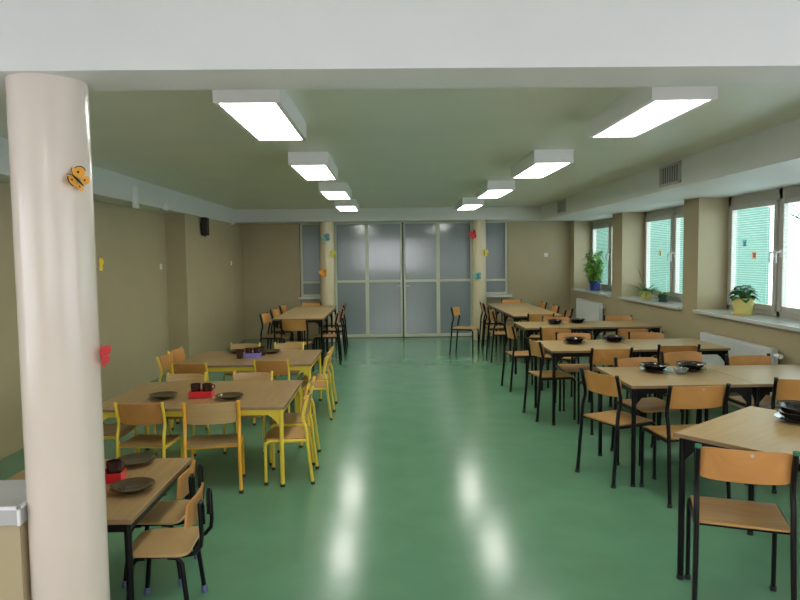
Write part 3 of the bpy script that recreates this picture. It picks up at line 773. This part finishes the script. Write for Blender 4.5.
t = thing('loudspeaker', 'small black loudspeaker on the left wall under the white band', 'speaker', (XLF, 10.40, 2.022))
bm = B(); boxmm(bm, (.02, -.075, 0), (.105, .075, .285)); obj('cabinet', bm, M['blackp'], t, bevel=.006)
bm = B(); boxmm(bm, (.105, -.068, .01), (.110, .068, .275)); obj('front_cloth', bm, M['blackmesh'], t)
bm = B(); boxmm(bm, (0.0005, -.03, .08), (.02, .03, .2)); tube(bm, [(.06, 0, -.018), (.06, 0, 0)], .012); obj('bracket', bm, M['blackp'], t)
def switch(x, y, z, face, label):
    t = thing('light_switch', label, 'light switch', (x, y, z), face, 'wall switches')
    bm = B(); boxmm(bm, (0.0003, -.04, -.04), (.010, .04, .04)); obj('plate', bm, M['frame_white'], t, bevel=.003)
    bm = B(); boxmm(bm, (.010, -.026, -.026), (.015, .026, .026)); obj('rocker', bm, M['frame_white'], t, bevel=.002)
switch(XL, 9.34, 1.55, 0, 'white light switch on the left wall just before the wall step')
switch(XLF, 12.28, 1.57, 0, 'white light switch on the left wall near the far corner')
switch(3.217, YF, 1.655, R(-90), 'white switch plate on the far wall beside the right side window')
def clip(x, y, z0, z1, label):
    t = thing('wall_sensor', label, 'sensor', (x, y, z0), 0, 'white fittings on the white band')
    h = z1 - z0
    bm = B(); boxmm(bm, (.0005, -.045, .05), (.035, .045, h)); obj('casing', bm, M['frame_white'], t, bevel=.006)
    bm = B(); boxmm(bm, (.0005, -.05, 0), (.045, .05, .05)); obj('clip', bm, M['capedge'], t, bevel=.006)
clip(XLF + .03, 7.62, 2.245, 2.50, 'long white fitting hanging below the white band, nearest on the left wall')
clip(XLF + .03, 8.62, 2.29, 2.38, 'short white fitting below the white band just before the wall step')
clip(XLF + .03, 12.2, 2.28, 2.37, 'short white fitting below the white band near the far left corner')

# ------------------------------------------------------------------ paper butterflies
def butterfly(x, y, z, nrm_deg, roll, s, mw, label, mb='p_dark', fold=28, spots=False, bow=False):
    """nrm_deg: compass direction it faces out of the column"""
    t = thing('paper_butterfly', label, 'decoration', (x, y, z), 0, 'paper butterflies')
    t.rotation_euler = (Matrix.Rotation(R(nrm_deg), 3, 'Z') @ Matrix.Rotation(R(90), 3, 'Y') @ Matrix.Rotation(R(roll), 3, 'Z')).to_euler()
    # local: z = outwards, x = down, y = sideways
    for sd in (-1, 1):
        bm = B(); ol = []
        for i in range(24):
            a = PI * 2 * i / 24
            ol.append((-.38 + .42 * math.cos(a), .48 + .46 * math.sin(a)))
        lower = [(.34 + .30 * math.cos(2 * PI * i / 20), .38 + .34 * math.sin(2 * PI * i / 20)) for i in range(20)]
        for o2, dz in ((ol, 0), (lower, .012)):
            a_ = [bm.verts.new((p[0] * s, p[1] * s * sd, s * dz)) for p in o2]; b_ = [bm.verts.new((p[0] * s, p[1] * s * sd, s * (dz + .012))) for p in o2]
            bm.faces.new(a_); bm.faces.new(b_[::-1])
            for i in range(len(a_)): bm.faces.new((a_[i], a_[(i + 1) % len(a_)], b_[(i + 1) % len(a_)], b_[i]))
        bmesh.ops.transform(bm, matrix=Matrix.Translation((0, 0, .006)) @ Matrix.Rotation(R(fold) * sd, 4, 'X'), verts=bm.verts)
        w = obj('wing', bm, M[mw], t)
        if spots:
            mt = Matrix.Translation((0, 0, .006)) @ Matrix.Rotation(R(fold) * sd, 4, 'X')
            for (a, b, q) in ((-.42, .45, .09), (.30, .38, .08)):
                bm = B(); lathe(bm, [(0, s * .022), (q * s, s * .022), (q * s, s * .034), (0, s * .034)], 12, (a * s, b * s * sd, 0))
                bmesh.ops.transform(bm, matrix=mt, verts=bm.verts); obj('spot', bm, M['p_dark'], w)
            bm = B(); tube(bm, [(s * (-.38 + .40 * math.cos(R(k))), s * sd * (.48 + .44 * math.sin(R(k))), s * .022) for k in range(60, 200, 20)], s * .035, 5)
            bmesh.ops.transform(bm, matrix=mt, verts=bm.verts); obj('wing_edge', bm, M['p_dark'], w)
    bm = B(); tube(bm, [(-.5 * s, 0, .010), (-.1 * s, 0, .012), (.55 * s, 0, .010)], s * .09, 6, [.6, 1, .4])
    for sd in (-1, 1): tube(bm, [(-.48 * s, 0, .010), (-.75 * s, sd * .15 * s, .012), (-.92 * s, sd * .32 * s, .012)], s * .025, 5)
    obj('body', bm, M[mb], t)
def on_col(cx, cy, r, deg, off=.004):
    return cx + (r + off) * math.cos(R(deg)), cy + (r + off) * math.sin(R(deg))
def nb(deg, z, roll, s, mw, label, **k):
    x, y = on_col(-1.317, 2.60, .143, deg); butterfly(x, y, z, deg, roll, s, mw, label, **k)
nb(-30, 1.955, 50, .054, 'p_orange', 'orange paper butterfly with dark spots high on the near column', spots=True)
nb(29, 1.63, 0, .036, 'p_yellow', 'yellow paper butterfly seen edge-on halfway up the near column', mb='p_yellow')
nb(3, 1.26, 20, .055, 'p_red', 'red paper butterfly on the near column below the yellow one', mb='p_red', fold=40)
def fb(cx, r, deg, z, roll, s, mw, label, **k):
    x, y = on_col(cx, 12.83, r, deg); butterfly(x, y, z, deg, roll, s, mw, label, **k)
fb(-1.215, .146, -88, 2.03, 20, .10, 'p_blue', 'blue paper butterfly at the top of the far left column')
fb(-1.215, .146, -50, 1.72, -15, .09, 'p_lime', 'yellow-green paper butterfly in the middle of the far left column', mb='p_yellow')
fb(-1.215, .146, -110, 1.34, 10, .10, 'p_amber', 'orange paper butterfly lowest on the far left column', mb='p_amber')
fb(1.775, .142, -135, 2.06, 25, .11, 'p_red', 'red paper butterfly at the top of the far right column', mb='p_red')
fb(1.775, .142, -55, 1.70, 0, .09, 'p_yellow', 'yellow paper butterfly in the middle of the far right column')
fb(1.775, .142, -105, 1.25, 15, .09, 'p_teal', 'blue-green paper butterfly lowest on the far right column')

# paper cut-outs on the panes
def cutout(y, z, m1, m2, label):
    t = thing('paper_cutout', label, 'decoration', (XW - .063, y, z), 0, 'paper cut-outs on the panes')
    bm = B(); prism(bm, [(.06 * math.cos(k * PI / 4) * (1 if k % 2 else .55), .06 * math.sin(k * PI / 4) * (1 if k % 2 else .55)) for k in range(8)], -.0012, -.0002, 0); obj('petals', bm, M[m1], t)
    bm = B(); prism(bm, [(.028 * math.cos(k * PI / 6), .028 * math.sin(k * PI / 6)) for k in range(12)], -.0022, -.0012, 0); obj('heart', bm, M[m2], t)
cutout(7.42, 1.76, 'p_teal', 'p_blue', 'teal paper flower stuck on the nearest window pane')
cutout(7.22, 1.62, 'p_amber', 'p_red', 'small reddish paper flower lower on the nearest window pane')
cutout(9.75, 1.66, 'p_amber', 'p_yellow', 'orange paper flower stuck on the second window pane')

# ------------------------------------------------------------------ light
w = bpy.data.worlds.new('overcast'); S.world = w; w.use_nodes = True
nt = w.node_tree; bg = nt.nodes['Background']
tc = nt.nodes.new('ShaderNodeTexCoord'); sp = nt.nodes.new('ShaderNodeSeparateXYZ'); rp = nt.nodes.new('ShaderNodeValToRGB')
nt.links.new(tc.outputs['Generated'], sp.inputs[0]); nt.links.new(sp.outputs['Z'], rp.inputs['Fac'])
rp.color_ramp.elements[0].color = (.97, .96, 1, 1); rp.color_ramp.elements[1].color = (.88, .90, 1, 1)
nt.links.new(rp.outputs['Color'], bg.inputs['Color']); bg.inputs['Strength'].default_value = 2.9
# ------------------------------------------------------------------ camera
c = bpy.data.cameras.new('camera'); c.sensor_fit = 'HORIZONTAL'; c.sensor_width = 36; c.lens = 36 * 650 / 800; c.clip_end = 200; c.clip_start = .05
co = bpy.data.objects.new('camera', c); COL.objects.link(co)
th, psi, ro = 0.066247, 0.0161244, -0.0115
f = Vector((math.sin(psi) * math.cos(th), math.cos(psi) * math.cos(th), -math.sin(th)))
r0 = Vector((math.cos(psi), -math.sin(psi), 0)); u0 = r0.cross(f)
rr = r0 * math.cos(ro) + u0 * math.sin(ro); uu = -r0 * math.sin(ro) + u0 * math.cos(ro)
m = Matrix((rr, uu, -f)).transposed().to_4x4(); m.translation = (0, 0, 1.65)
co.matrix_world = m
S.camera = co
S.view_settings.view_transform = 'Standard'; S.view_settings.look = 'None'; S.view_settings.gamma = 1
S.view_settings.use_curve_mapping = False; S.view_settings.exposure = 0.8
S.cycles.max_bounces = 10; S.cycles.transparent_max_bounces = 12; S.cycles.caustics_reflective = False; S.cycles.caustics_refractive = False
S.cycles.sample_clamp_indirect = 6
